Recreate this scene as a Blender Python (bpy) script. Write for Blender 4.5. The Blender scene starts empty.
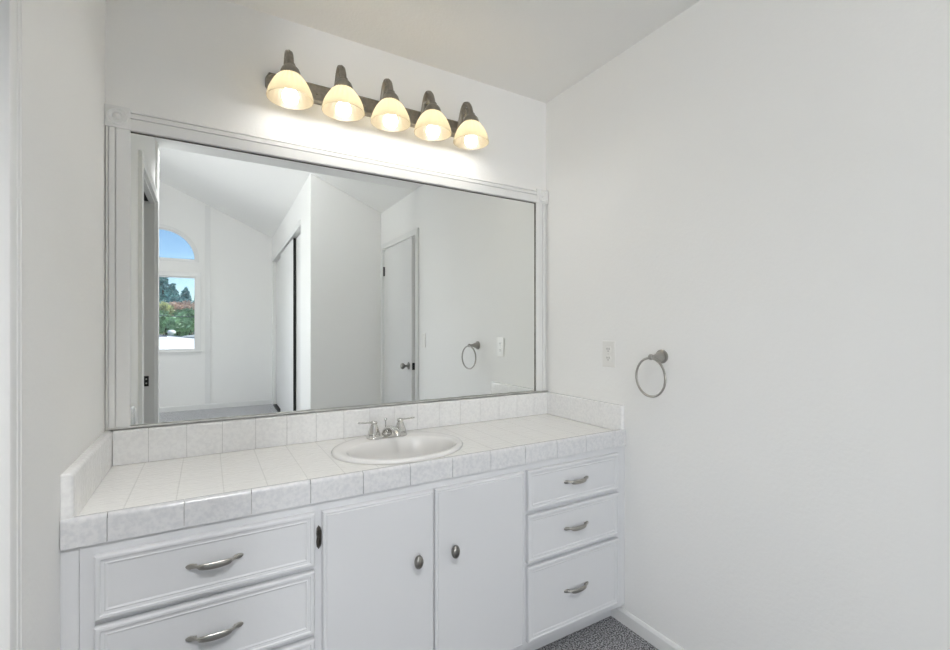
import bpy, bmesh, math, random
from mathutils import Vector, Matrix
from math import sin, cos, pi, radians
random.seed(7)
S = bpy.context.scene
COL = S.collection

# ---------------------------------------------------------------- camera
cam_d = bpy.data.cameras.new('camera')
cam_d.sensor_width = 36.0
cam_d.lens = 454.66 * 36.0 / 950.0
cam_d.shift_y = (328.78 - 325.0) / 950.0
cam_d.clip_start = 0.01
cam_d.clip_end = 500
cam = bpy.data.objects.new('camera', cam_d)
COL.objects.link(cam)
cam.location = (0.2848, -1.8698, 1.2553)
cam.rotation_euler = (pi / 2, 0, -radians(30.4516))
S.camera = cam

# ---------------------------------------------------------------- world, sun, added fill lights, exposure
w = bpy.data.worlds.new('sky')
S.world = w
w.use_nodes = True
nt = w.node_tree
nt.nodes.clear()
sky = nt.nodes.new('ShaderNodeTexSky')
sky.sky_type = 'NISHITA'
sky.sun_disc = False
sky.sun_elevation = radians(48)
sky.sun_rotation = radians(20)
sky.air_density = 0.9
sky.dust_density = 0.0
sky.ozone_density = 4.0
bg = nt.nodes.new('ShaderNodeBackground')
bg.inputs['Strength'].default_value = 0.074
wo = nt.nodes.new('ShaderNodeOutputWorld')
nt.links.new(sky.outputs[0], bg.inputs[0])
nt.links.new(bg.outputs[0], wo.inputs[0])

sun_d = bpy.data.lights.new('sun', 'SUN')
sun_d.energy = 2.9
sun_d.angle = radians(0.6)
sun = bpy.data.objects.new('sun', sun_d)
COL.objects.link(sun)
sun.rotation_euler = Vector((-.55, -.22, -.80)).to_track_quat('-Z', 'Y').to_euler()   # high sun from the house's closed side

def area(name, loc, rot, sx, sy, e, col=(1, 1, 1)):
    d = bpy.data.lights.new(name, 'AREA')
    d.shape = 'RECTANGLE'; d.size = sx; d.size_y = sy; d.energy = e; d.color = col
    o = bpy.data.objects.new(name, d); COL.objects.link(o)
    o.location = loc; o.rotation_euler = rot
    return o
# fill light added at the made-up side window (added_window_2, on the bedroom's left wall)
area('window_fill', (-1.86, -4.2, 1.45), (0, -pi / 2, 0), 1.35, 2.1, 8.5, (0.95, 0.975, 1.0))
# fill light added at a made-up end-wall window (added_window_3), which looks straight into the alcove
far_fill = area('window_fill', (-1.42, -6.34, 1.45), (pi / 2, 0, radians(-18)), 0.62, 1.3, 9.5, (0.965, 0.985, 1.0))
far_fill.data.spread = radians(90)
# fill light added at a made-up ceiling skylight, just outside the alcove
sl = area('skylight_fill', (.30, -2.24, 3.10), (radians(33), radians(20), 0), 0.60, 0.50, 13.5, (0.985, 0.99, 1.0))
sl.data.spread = radians(112)

S.view_settings.view_transform = 'Standard'
S.view_settings.look = 'None'
S.view_settings.exposure = 1.13
S.view_settings.gamma = 1.0
S.view_settings.use_curve_mapping = False
S.cycles.use_denoising = True
S.cycles.max_bounces = 14
S.cycles.diffuse_bounces = 8
S.cycles.glossy_bounces = 6
S.cycles.transmission_bounces = 6
S.cycles.transparent_max_bounces = 8
S.cycles.sample_clamp_indirect = 6.0
S.cycles.caustics_reflective = True
S.cycles.blur_glossy = 0.5

# ---------------------------------------------------------------- materials
def new_mat(name):
    m = bpy.data.materials.new(name); m.use_nodes = True
    return m, m.node_tree, m.node_tree.nodes['Principled BSDF']

def mat(name, col, rough=0.5, metal=0.0, bump=0.0, scale=50.0, vary=0.0, vscale=8.0, spec=0.5, coat=0.0, detail=3.0):
    m, t, b = new_mat(name)
    b.inputs['Base Color'].default_value = (*col, 1)
    b.inputs['Roughness'].default_value = rough
    b.inputs['Metallic'].default_value = metal
    b.inputs['Specular IOR Level'].default_value = spec
    b.inputs['Coat Weight'].default_value = coat
    tc = t.nodes.new('ShaderNodeTexCoord')
    if vary:
        n = t.nodes.new('ShaderNodeTexNoise'); n.inputs['Scale'].default_value = vscale; n.inputs['Detail'].default_value = 4
        r = t.nodes.new('ShaderNodeValToRGB')
        r.color_ramp.elements[0].position = 0.35; r.color_ramp.elements[1].position = 0.65
        r.color_ramp.elements[0].color = (*[c * (1 - vary) for c in col], 1)
        r.color_ramp.elements[1].color = (*[min(1, c * (1 + vary)) for c in col], 1)
        t.links.new(tc.outputs['Object'], n.inputs['Vector'])
        t.links.new(n.outputs[0], r.inputs[0]); t.links.new(r.outputs[0], b.inputs['Base Color'])
    if bump:
        n = t.nodes.new('ShaderNodeTexNoise'); n.inputs['Scale'].default_value = scale; n.inputs['Detail'].default_value = detail
        bp = t.nodes.new('ShaderNodeBump'); bp.inputs['Strength'].default_value = 1.0; bp.inputs['Distance'].default_value = bump
        t.links.new(tc.outputs['Object'], n.inputs['Vector'])
        t.links.new(n.outputs[0], bp.inputs['Height']); t.links.new(bp.outputs[0], b.inputs['Normal'])
    return m

M = {}
M['wall'] = mat('white_wall_paint', (0.895, 0.89, 0.875), 0.6, bump=0.0006, scale=90, spec=0.25)
M['ceiling'] = mat('white_ceiling_paint', (0.90, 0.895, 0.88), 0.8, bump=0.0008, scale=110, spec=0.2)
M['trim'] = mat('white_trim_gloss_paint', (0.82, 0.82, 0.81), 0.32, bump=0.0002, scale=35)
M['door'] = mat('white_door_paint', (0.80, 0.80, 0.79), 0.4, bump=0.0002, scale=40)
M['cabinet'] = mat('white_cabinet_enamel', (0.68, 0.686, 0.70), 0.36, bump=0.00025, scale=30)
M['shade_paint'] = mat('painted_recess_shade', (0.04, 0.04, 0.04), 0.9)  # near-black colour stands in for the darkness of unlit recesses
M['porcelain'] = mat('white_porcelain', (0.84, 0.83, 0.815), 0.22, coat=0.0)
M['grout'] = mat('grey_grout', (0.50, 0.49, 0.48), 0.9, bump=0.0004, scale=300)
M['chrome'] = mat('polished_chrome', (0.66, 0.65, 0.63), 0.10, 1.0)
M['nickel'] = mat('brushed_nickel', (0.42, 0.405, 0.375), 0.30, 1.0, bump=0.00004, scale=400)
M['pewter'] = mat('aged_pewter', (0.30, 0.29, 0.27), 0.30, 1.0, vary=0.2, vscale=60)
M['bronze'] = mat('brushed_pewter_bronze', (0.31, 0.285, 0.245), 0.42, 0.85, vary=0.10, vscale=70, bump=0.0003, scale=160)
M['hinge_metal'] = mat('dark_old_hinge_metal', (0.10, 0.09, 0.08), 0.35, 0.9, vary=0.4, vscale=150)
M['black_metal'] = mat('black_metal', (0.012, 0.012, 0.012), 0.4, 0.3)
M['aluminium'] = mat('aluminium_channel', (0.72, 0.71, 0.69), 0.45, 0.8, vary=0.12, vscale=25)
M['shade_channel'] = mat('gap_shadow_mirror_channel', (0.16, 0.145, 0.13), 0.5, 0.6, vary=0.3, vscale=30)  # channel coloured dark for the shadow in the mirror's edge gap
M['plastic'] = mat('white_switch_plastic', (0.84, 0.83, 0.80), 0.35)
M['slot'] = mat('outlet_slot_dark', (0.06, 0.055, 0.05), 0.6)
M['mirror'] = mat('mirror_silver', (0.865, 0.88, 0.865), 0.0, 1.0)

def tile_mat(name, field):
    m, t, b = new_mat(name)
    L = t.links
    b.inputs['Roughness'].default_value = 0.14
    b.inputs['Coat Weight'].default_value = 0.3
    tc = t.nodes.new('ShaderNodeTexCoord')
    n = t.nodes.new('ShaderNodeTexNoise'); n.inputs['Scale'].default_value = 95; n.inputs['Detail'].default_value = 4
    L.new(tc.outputs['Object'], n.inputs['Vector'])
    r = t.nodes.new('ShaderNodeValToRGB')
    r.color_ramp.elements[0].position = 0.36; r.color_ramp.elements[1].position = 0.60
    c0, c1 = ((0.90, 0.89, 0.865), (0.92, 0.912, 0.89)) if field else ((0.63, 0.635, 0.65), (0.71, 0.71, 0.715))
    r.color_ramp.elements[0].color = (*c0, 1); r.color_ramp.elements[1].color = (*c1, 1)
    L.new(n.outputs[0], r.inputs[0])
    n2 = t.nodes.new('ShaderNodeTexNoise'); n2.inputs['Scale'].default_value = 60; n2.inputs['Detail'].default_value = 2
    L.new(tc.outputs['Object'], n2.inputs['Vector'])
    bp = t.nodes.new('ShaderNodeBump'); bp.inputs['Distance'].default_value = 0.0009 if field else 0.0011
    L.new(n2.outputs[0], bp.inputs['Height'])
    if field:
        sep = t.nodes.new('ShaderNodeSeparateXYZ'); L.new(tc.outputs['Object'], sep.inputs[0])
        def line(sock, off, pitch, half):
            a = t.nodes.new('ShaderNodeMath'); a.operation = 'ADD'; a.inputs[1].default_value = off; L.new(sock, a.inputs[0])
            p = t.nodes.new('ShaderNodeMath'); p.operation = 'PINGPONG'; p.inputs[1].default_value = pitch / 2; L.new(a.outputs[0], p.inputs[0])
            s = t.nodes.new('ShaderNodeMapRange'); s.inputs[1].default_value = 0; s.inputs[2].default_value = half * 1.6
            s.inputs[3].default_value = 1; s.inputs[4].default_value = 0
            L.new(p.outputs[0], s.inputs[0]); return s.outputs[0]
        lx = line(sep.outputs[0], 0.1075 * 3, 0.1075, 0.0011)
        ly = line(sep.outputs[1], 0.308 + 0.108 * 6, 0.108, 0.0009)
        mx = t.nodes.new('ShaderNodeMath'); mx.operation = 'MAXIMUM'
        ml = t.nodes.new('ShaderNodeMath'); ml.operation = 'MULTIPLY'; ml.inputs[1].default_value = 0.45; L.new(ly, ml.inputs[0])
        L.new(lx, mx.inputs[0]); L.new(ml.outputs[0], mx.inputs[1])
        mix = t.nodes.new('ShaderNodeMixRGB'); mix.inputs[2].default_value = (0.74, 0.73, 0.71, 1)
        L.new(mx.outputs[0], mix.inputs[0]); L.new(r.outputs[0], mix.inputs[1]); L.new(mix.outputs[0], b.inputs['Base Color'])
        inv = t.nodes.new('ShaderNodeMath'); inv.operation = 'SUBTRACT'; inv.inputs[0].default_value = 1; L.new(mx.outputs[0], inv.inputs[1])
        b2 = t.nodes.new('ShaderNodeBump'); b2.inputs['Distance'].default_value = 0.0005
        L.new(inv.outputs[0], b2.inputs['Height']); L.new(bp.outputs[0], b2.inputs['Normal']); L.new(b2.outputs[0], b.inputs['Normal'])
    else:
        L.new(r.outputs[0], b.inputs['Base Color']); L.new(bp.outputs[0], b.inputs['Normal'])
    return m
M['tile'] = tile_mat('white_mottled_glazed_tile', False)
M['tile_field'] = tile_mat('white_glazed_counter_tile', True)

def carpet_mat(name, c0, c1):
    m, t, b = new_mat(name)
    L = t.links
    b.inputs['Roughness'].default_value = 1.0
    b.inputs['Specular IOR Level'].default_value = 0.1
    b.inputs['Sheen Weight'].default_value = 0.3
    tc = t.nodes.new('ShaderNodeTexCoord')
    n = t.nodes.new('ShaderNodeTexNoise'); n.inputs['Scale'].default_value = 165; n.inputs['Detail'].default_value = 3
    L.new(tc.outputs['Object'], n.inputs['Vector'])
    r = t.nodes.new('ShaderNodeValToRGB')
    r.color_ramp.elements[0].position = 0.40; r.color_ramp.elements[1].position = 0.62
    r.color_ramp.elements[0].color = (c0, c0, c0 * 1.04, 1); r.color_ramp.elements[1].color = (c1, c1, c1 * 1.04, 1)
    L.new(n.outputs[0], r.inputs[0]); L.new(r.outputs[0], b.inputs['Base Color'])
    bp = t.nodes.new('ShaderNodeBump'); bp.inputs['Distance'].default_value = 0.006
    L.new(n.outputs[0], bp.inputs['Height']); L.new(bp.outputs[0], b.inputs['Normal'])
    return m
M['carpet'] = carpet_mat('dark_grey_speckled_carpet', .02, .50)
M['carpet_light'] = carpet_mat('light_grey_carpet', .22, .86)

def glass_mat(name='window_pane_glass'):
    m = bpy.data.materials.new(name); m.use_nodes = True; t = m.node_tree; t.nodes.clear()
    o = t.nodes.new('ShaderNodeOutputMaterial'); tr = t.nodes.new('ShaderNodeBsdfTransparent'); gl = t.nodes.new('ShaderNodeBsdfGlossy')
    gl.inputs['Roughness'].default_value = 0.01
    tr.inputs[0].default_value = (0.95, 0.97, 0.97, 1)
    fr = t.nodes.new('ShaderNodeFresnel'); fr.inputs[0].default_value = 1.3
    mx = t.nodes.new('ShaderNodeMixShader')
    t.links.new(fr.outputs[0], mx.inputs[0]); t.links.new(tr.outputs[0], mx.inputs[1]); t.links.new(gl.outputs[0], mx.inputs[2]); t.links.new(mx.outputs[0], o.inputs[0])
    return m
M['glass'] = glass_mat()

def shade_mat():
    m = bpy.data.materials.new('frosted_cream_shade_glass'); m.use_nodes = True; t = m.node_tree; t.nodes.clear()
    o = t.nodes.new('ShaderNodeOutputMaterial')
    d = t.nodes.new('ShaderNodeBsdfDiffuse'); d.inputs[0].default_value = (0.30, 0.26, 0.19, 1)
    tl = t.nodes.new('ShaderNodeBsdfTranslucent'); tl.inputs[0].default_value = (0.80, 0.735, 0.59, 1)
    g = t.nodes.new('ShaderNodeBsdfGlossy'); g.inputs['Roughness'].default_value = 0.25
    m1 = t.nodes.new('ShaderNodeMixShader'); m1.inputs[0].default_value = 0.6
    m2 = t.nodes.new('ShaderNodeMixShader'); m2.inputs[0].default_value = 0.04
    t.links.new(d.outputs[0], m1.inputs[1]); t.links.new(tl.outputs[0], m1.inputs[2])
    t.links.new(m1.outputs[0], m2.inputs[1]); t.links.new(g.outputs[0], m2.inputs[2]); t.links.new(m2.outputs[0], o.inputs[0])
    return m
M['shade'] = shade_mat()
def emit(name, col, s):
    m = bpy.data.materials.new(name); m.use_nodes = True; t = m.node_tree; t.nodes.clear()
    o = t.nodes.new('ShaderNodeOutputMaterial'); e = t.nodes.new('ShaderNodeEmission')
    e.inputs[0].default_value = (*col, 1); e.inputs[1].default_value = s
    t.links.new(e.outputs[0], o.inputs[0]); return m
BULB = 11.0
M['bulb'] = emit('lit_frosted_bulb', (1.0, 0.97, 0.92), BULB)

# ---------------------------------------------------------------- geometry helpers
def link(name, bm, m, parent=None, smooth=False, kind=None, recalc=True):
    if recalc: bmesh.ops.recalc_face_normals(bm, faces=bm.faces)
    if recalc and bm.calc_volume(signed=True) < 0: bmesh.ops.reverse_faces(bm, faces=bm.faces)
    me = bpy.data.meshes.new(name); bm.to_mesh(me); bm.free()
    me.materials.append(M[m] if isinstance(m, str) else m)
    o = bpy.data.objects.new(name, me); COL.objects.link(o)
    if smooth:
        for p in me.polygons: p.use_smooth = True
    if parent is not None: o.parent = parent
    if kind: o['kind'] = kind
    return o

def auto_smooth(o, deg=35):
    me = o.data
    for p in me.polygons: p.use_smooth = True
    bm = bmesh.new(); bm.from_mesh(me)
    for e in bm.edges:
        if len(e.link_faces) == 2 and e.calc_face_angle(0) > radians(deg): e.smooth = False
    bm.to_mesh(me); bm.free()
    return o

def struct(name, bm, m, parent=None, **k):
    o = link(name, bm, m, parent, **k)
    if parent is None: o['kind'] = 'structure'
    return o

def thing(o, label, cat, group=None):
    o['label'] = label; o['category'] = cat
    if group: o['group'] = group
    return o

def empty(name, loc=(0, 0, 0), rz=0):
    o = bpy.data.objects.new(name, None); COL.objects.link(o)
    o.location = loc; o.rotation_euler = (0, 0, rz); o.empty_display_size = 0.05
    return o

def box(bm, x0, x1, y0, y1, z0, z1, bev=0.0, seg=2):
    a = Vector((min(x0, x1), min(y0, y1), min(z0, z1))); b = Vector((max(x0, x1), max(y0, y1), max(z0, z1)))
    t = bmesh.new()
    bmesh.ops.create_cube(t, size=1)
    for v in t.verts: v.co = Vector([a[i] + (v.co[i] + 0.5) * (b[i] - a[i]) for i in range(3)])
    if bev: bmesh.ops.bevel(t, geom=list(t.edges), offset=bev, segments=seg, affect='EDGES', profile=0.5)
    merge(bm, t)

def merge(bm, t, mtx=None):
    if mtx is not None: bmesh.ops.transform(t, matrix=mtx, verts=t.verts)
    vm = {v: bm.verts.new(v.co) for v in t.verts}
    for f in t.faces:
        try: bm.faces.new([vm[v] for v in f.verts])
        except ValueError: pass
    t.free()

def nb(): return bmesh.new()
def boxo(name, m, parent, *a, **k):
    bm = nb(); box(bm, *a, **k); return link(name, bm, m, parent)

def rings(bm, rs, closed_ends=(True, True)):
    """rs: list of rings, each a list of points of equal length"""
    vs = [[bm.verts.new(p) for p in r] for r in rs]
    n = len(vs[0])
    for a, b in zip(vs, vs[1:]):
        for i in range(n): bm.faces.new((a[i], a[(i + 1) % n], b[(i + 1) % n], b[i]))
    if closed_ends[0]: bm.faces.new(vs[0])
    if closed_ends[1]: bm.faces.new(vs[-1])

def lathe(bm, prof, c=(0, 0, 0), axis='z', n=32, ends=(True, True), rib=None):
    rs = []
    for r, h in prof:
        ring = []
        for i in range(n):
            a = 2 * pi * i / n; rr = max(r, 1e-5)
            if rib: rr += rib(a, h)
            p = (rr * cos(a), rr * sin(a), h)
            if axis == 'x': p = (h, rr * cos(a), rr * sin(a))
            if axis == 'y': p = (rr * cos(a), h, rr * sin(a))
            ring.append(Vector(p) + Vector(c))
        rs.append(ring)
    rings(bm, rs, ends)

def sweep(bm, path, side, n=12, ends=(True, True)):
    """path: list of (point, half_width_along_side, half_thickness)"""
    P = [Vector(p[0]) for p in path]; side = Vector(side).normalized(); rs = []
    for i, (p, a, b) in enumerate(path):
        t = (P[min(i + 1, len(P) - 1)] - P[max(i - 1, 0)]).normalized()
        s = (side - t * side.dot(t)).normalized(); u = t.cross(s)
        rs.append([P[i] + s * a * cos(2 * pi * k / n) + u * b * sin(2 * pi * k / n) for k in range(n)])
    rings(bm, rs, ends)

def smooth_path(pts, sub=6):
    """Catmull-Rom through tuples of numbers"""
    out = []
    for i in range(len(pts) - 1):
        p0, p1, p2, p3 = pts[max(i - 1, 0)], pts[i], pts[i + 1], pts[min(i + 2, len(pts) - 1)]
        for k in range(sub):
            t = k / sub
            out.append(tuple(0.5 * (2 * b + (c - a) * t + (2 * a - 5 * b + 4 * c - d) * t * t + (3 * b - a - 3 * c + d) * t ** 3) for a, b, c, d in zip(p0, p1, p2, p3)))
    out.append(pts[-1]); return out

def plate(outline, holes, depth, place):
    """2-D outline with holes, extruded by depth; place(u, v, t) -> world point; t in 0..depth"""
    cu = bpy.data.curves.new('tmp', 'CURVE'); cu.dimensions = '2D'; cu.fill_mode = 'BOTH'
    for pl in [outline] + holes:
        sp = cu.splines.new('POLY'); sp.points.add(len(pl) - 1)
        for q, (x, y) in zip(sp.points, pl): q.co = (x, y, 0, 1)
        sp.use_cyclic_u = True
    cu.extrude = depth / 2
    o = bpy.data.objects.new('tmp', cu); COL.objects.link(o)
    dg = bpy.context.evaluated_depsgraph_get()
    me = bpy.data.meshes.new_from_object(o.evaluated_get(dg))
    bm = nb(); bm.from_mesh(me)
    bmesh.ops.remove_doubles(bm, verts=bm.verts, dist=1e-5)
    for f in bm.faces: f.smooth = False
    for v in bm.verts: v.co = Vector(place(v.co.x, v.co.y, v.co.z + depth / 2))
    bpy.data.objects.remove(o); bpy.data.curves.remove(cu); bpy.data.meshes.remove(me)
    return bm

def rect(x0, x1, y0, y1): return [(x0, y0), (x1, y0), (x1, y1), (x0, y1)]

def prism(bm, prof, a, b, mapf):
    """extrude closed profile [(p, q)] from a to b; mapf(p, q, s) -> point"""
    rings(bm, [[Vector(mapf(p, q, a)) for p, q in prof], [Vector(mapf(p, q, b)) for p, q in prof]])

# ================================================================ structure
W, H = 1.817, 2.44
YN, YB, YF = -1.74, -2.645, -6.40          # end of the flat ceiling, back wall, far bedroom wall
XBL = -1.87                                # bedroom left wall
RIDGE = -0.33

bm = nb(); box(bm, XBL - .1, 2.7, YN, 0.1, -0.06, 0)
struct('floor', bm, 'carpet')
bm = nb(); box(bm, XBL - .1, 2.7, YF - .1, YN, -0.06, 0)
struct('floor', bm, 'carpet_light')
bm = nb(); box(bm, -0.1, W + .1, YN + .1, 0.1, H, H + .08)
struct('ceiling', bm, 'ceiling')

def vault_z(x, y):
    t = max(0, (y - YB) / (YF - YB))
    rid, rgt = 3.34 + .135 * t, 2.44 + .054 * t
    if x >= RIDGE: return rid + (rgt - rid) * (x - RIDGE) / (W - RIDGE)
    return rid + (2.77 - rid) * (RIDGE - x) / (RIDGE - XBL)
bm = nb()
xs = [XBL - .1, RIDGE, -.05, .65, W + .1]
ys = [YN, -1.87, -2.57, YB, YF - .1]
for i in range(4):
    for (ya, yb) in zip(ys, ys[1:]):
        if i == 2 and ya == -1.87: continue            # opening for the made-up skylight
        q = [(xs[i], ya), (xs[i + 1], ya), (xs[i + 1], yb), (xs[i], yb)]
        rings(bm, [[Vector((x, y, vault_z(x, y))) for x, y in q], [Vector((x, y, vault_z(x, y) + .1)) for x, y in q]])
struct('ceiling', bm, 'ceiling')

# wall behind the vanity
bm = nb(); box(bm, -0.1, W + .1, 0, 0.1, 0, H)
struct('wall_front', bm, 'wall')
# left wall of the alcove with a cased opening
DO0, DO1, DOZ = -0.8785, -1.62, 2.05
bm = plate([(0, 0), (0, H), (YN + .1, H), (YN + .1, 0), (DO1, 0), (DO1, DOZ), (DO0, DOZ), (DO0, 0)], [], 0.12, lambda u, v, t: (-t, u, v))
struct('wall_left', bm, 'wall')
# right wall with a doorway near its far end
D0, D1, DZ = -1.728, -2.565, 2.052
bm = plate([(0, 0), (0, 2.6), (YB - .1, 2.6), (YB - .1, 0), (D1, 0), (D1, DZ), (D0, DZ), (D0, 0)], [], 0.12, lambda u, v, t: (W + t, u, v))
struct('wall_right', bm, 'wall')
# back wall (faces the mirror)
XC0, XC1 = 1.125, 1.210
bm = nb()
rings(bm, [[Vector((x, y, 0)) for x, y in ((XC0, YB), (W, YB), (W, YB - .1), (XC0 + .002, YB - .1))],
           [Vector((x, y, vault_z(x, y) + .02)) for x, y in ((XC0, YB), (W, YB), (W, YB - .1), (XC0 + .002, YB - .1))]])
struct('wall_back', bm, 'wall')
# closet wall with the sliding-door opening
def cx(y): return XC0 + (XC1 - XC0) * (YB - y) / (YB - YF)
C0, C1, CZ = -3.271, -6.28, 2.36
ol = [(YB - .1, 0), (YB - .1, 2.9), (YF, 2.9), (YF, 0), (C1, 0), (C1, CZ), (C0, CZ), (C0, 0)]
bm = plate(ol, [], 0.10, lambda u, v, t: (cx(u) + t, u, v if v < 2.7 else vault_z(cx(u), u) + .02))
struct('wall_closet', bm, 'wall')
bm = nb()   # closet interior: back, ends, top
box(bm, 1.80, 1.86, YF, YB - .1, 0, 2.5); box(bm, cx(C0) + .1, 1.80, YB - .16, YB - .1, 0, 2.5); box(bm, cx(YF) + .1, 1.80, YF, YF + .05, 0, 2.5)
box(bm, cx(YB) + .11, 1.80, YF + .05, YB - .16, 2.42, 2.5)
struct('wall_closet_inside', bm, 'shade_paint')  # unlit closet darkness painted onto its walls
# gable over the alcove mouth and the bedroom's near wall
g = [(XBL, 0), (XBL, vault_z(XBL, YN) + .02), (RIDGE, vault_z(RIDGE, YN) + .02), (W - .01, H + .015), (W - .01, H), (.012, H), (.012, 0)]
bm = plate(g, [], 0.10, lambda u, v, t: (u, YN + t, v))
struct('wall_near', bm, 'wall')
# small room beyond the left opening
bm = nb()
box(bm, -1.10, -1.00, YN + .1, 0.1, 0, 2.42); box(bm, -1.0, -.12, 0.0, 0.1, 0, 2.42); box(bm, -1.1, -.12, YN + .1, 0.1, 2.42, 2.5)
struct('wall_side_room', bm, 'wall')
# hall beyond the right-hand door
bm = nb()
box(bm, 2.6, 2.7, -3.0, -1.2, 0, 2.6); box(bm, W + .12, 2.6, -1.3, -1.2, 0, 2.6); box(bm, W + .12, 2.6, -3.0, -2.9, 0, 2.6)
box(bm, W + .12, 2.7, -3.0, -1.2, 2.6, 2.7)
struct('wall_hall', bm, 'wall')
# bedroom left wall with an opening for the made-up side window
bm = plate([(YN + .1, 0), (YN + .1, 2.8), (YF - .1, 2.8), (YF - .1, 0)], [rect(-5.3, -3.1, .75, 2.15)], 0.10, lambda u, v, t: (XBL - t, u, v))
struct('wall_bedroom_side', bm, 'wall')
# far bedroom wall with an arched window over a rectangular one
AR, AZ = 0.452, 2.318
arch = [(RIDGE + AR * cos(a), AZ + AR * sin(a)) for a in [pi * i / 40 for i in range(41)]]
lowr = rect(RIDGE - AR, RIDGE + AR, .928, 2.052)
o_ = [(XBL, 0), (XBL, vault_z(XBL, YF) + .02), (RIDGE, vault_z(RIDGE, YF) + .02), (W + .1, vault_z(W + .1, YF) + .02), (W + .1, 0)]
bm = plate(o_, [arch, lowr, rect(-1.76, -1.08, .75, 2.15)], 0.12, lambda u, v, t: (u, YF - t, v))  # last hole is for the made-up end-wall window
struct('wall_far', bm, 'wall')

# window_1: casing, sash frames, panes
def ring_prof(bm, pts_in, pts_out, y0, y1):
    n = len(pts_in)
    rs = [[Vector((p[0], y0, p[1])) for p in pts_in], [Vector((p[0], y1, p[1])) for p in pts_in],
          [Vector((p[0], y1, p[1])) for p in pts_out], [Vector((p[0], y0, p[1])) for p in pts_out]]
    vs = [[bm.verts.new(p) for p in r] for r in rs]
    for k in range(4):
        a, b = vs[k], vs[(k + 1) % 4]
        for i in range(n): bm.faces.new((a[i], a[(i + 1) % n], b[(i + 1) % n], b[i]))
def off_rect(r, d): return [(r[0][0] - d, r[0][1] - d), (r[1][0] + d, r[1][1] - d), (r[2][0] + d, r[2][1] + d), (r[3][0] - d, r[3][1] + d)]
def arch_pts(r, dz): return [(RIDGE + r * cos(a), AZ - dz + r * sin(a) + 0) for a in [pi * i / 40 for i in range(41)]]
bm = nb()
ring_prof(bm, lowr, off_rect(lowr, .072), YF, YF + .016)
ring_prof(bm, arch, [(RIDGE + (AR + .05) * cos(a), AZ + (AR + .05) * sin(a)) if 0 < a < pi - .001 else (RIDGE + (AR + .05) * cos(a), AZ - .035) for a in [pi * i / 40 for i in range(41)]], YF, YF + .016)
win = struct('window_1', bm, 'trim')
bm = nb()
ring_prof(bm, off_rect(lowr, -.014), lowr, YF - .07, YF - .03)
ai = [(RIDGE + (AR - .014) * cos(a), AZ + .012 + (AR - .026) * sin(a)) for a in [pi * i / 40 for i in range(41)]]
ring_prof(bm, ai, arch, YF - .07, YF - .03)
link('window_frame', bm, 'trim', win)
bm = nb(); box(bm, RIDGE - AR - .09, RIDGE + AR + .09, YF + .001, YF + .05, .895, .915, .004)
link('window_sill', bm, 'trim', win)
bm = nb(); box(bm, RIDGE - AR, RIDGE + AR, YF - .055, YF - .05, .928, 2.052)
link('pane', bm, 'glass', win)
bm = plate(arch, [], .005, lambda u, v, t: (u, YF - .05 - t, v))
link('pane', bm, 'glass', win)
# added_window_2, made-up side-wall window added to frame the fill light
bm = nb()
for (a, b, c, d) in ((-5.3, -3.1, .75, .80), (-5.3, -3.1, 2.10, 2.15), (-5.3, -5.25, .8, 2.1), (-3.15, -3.1, .8, 2.1), (-4.225, -4.175, .8, 2.1)):
    box(bm, XBL - .08, XBL - .03, a, b, c, d)
added_win2 = struct('added_window_2', bm, 'trim')
bm = nb(); box(bm, XBL - .055, XBL - .05, -5.25, -3.15, .8, 2.1)
link('pane', bm, 'glass', added_win2)

bm = nb()  # made-up end-wall window, added around its fill light
for (a, b, c, d) in ((-1.76, -1.08, .75, .80), (-1.76, -1.08, 2.10, 2.15), (-1.76, -1.71, .8, 2.1), (-1.13, -1.08, .8, 2.1)):
    box(bm, a, b, YF - .08, YF - .03, c, d)
added_win3 = struct('added_window_3', bm, 'trim')
bm = nb(); box(bm, -1.71, -1.13, YF - .055, YF - .05, .8, 2.1)
link('pane', bm, 'glass', added_win3)

bm = nb()  # made-up skylight frame, added around its fill light
for (xa, xb_, ya, yb) in ((-.05, .65, -1.87, -1.91), (-.05, .65, -2.53, -2.57), (-.05, -.01, -1.91, -2.53), (.61, .65, -1.91, -2.53)):
    q = [(xa, ya), (xb_, ya), (xb_, yb), (xa, yb)]
    rings(bm, [[Vector((x, y, vault_z(x, y) + .03)) for x, y in q], [Vector((x, y, vault_z(x, y) + .14)) for x, y in q]])
added_win4 = struct('added_skylight', bm, 'trim')
bm = nb(); q = [(-.01, -1.91), (.61, -1.91), (.61, -2.53), (-.01, -2.53)]
rings(bm, [[Vector((x, y, vault_z(x, y) + .08)) for x, y in q], [Vector((x, y, vault_z(x, y) + .086)) for x, y in q]])
link('pane', bm, 'glass', added_win4)

# mouldings: battens on the far wall, baseboards, door casings
k = 1
def trim(bm, m='trim'):
    global k
    o = struct('trim_%d' % k, bm, m); k += 1; return o
for xb in (.248, -.983):
    bm = nb()
    x0, x1 = xb, xb + .075
    z0 = min(vault_z(x0, YF), vault_z(x1, YF))
    box(bm, x0, x1, YF, YF + .012, .08, z0); box(bm, x0, x0 + .012, YF + .012, YF + .020, .08, z0); box(bm, x1 - .012, x1, YF + .012, YF + .020, .08, z0)
    trim(bm)
def base_prof(h=.06, t=.011): return [(0, 0), (t, 0), (t, h - .012), (t * .55, h - .003), (t * .3, h), (0, h)]
bm = nb(); prism(bm, base_prof(), -.457, D0 + .06, lambda p, q, s: (W - p, s, q)); struct('baseboard_right', bm, 'trim')
bm = nb(); prism(bm, base_prof(.08), XBL, XC1 - .001, lambda p, q, s: (s, YF + p, q)); struct('baseboard_far', bm, 'trim')
bm = nb(); prism(bm, base_prof(), XC0, W, lambda p, q, s: (s, YB + p, q)); struct('baseboard_back', bm, 'trim')
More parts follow.
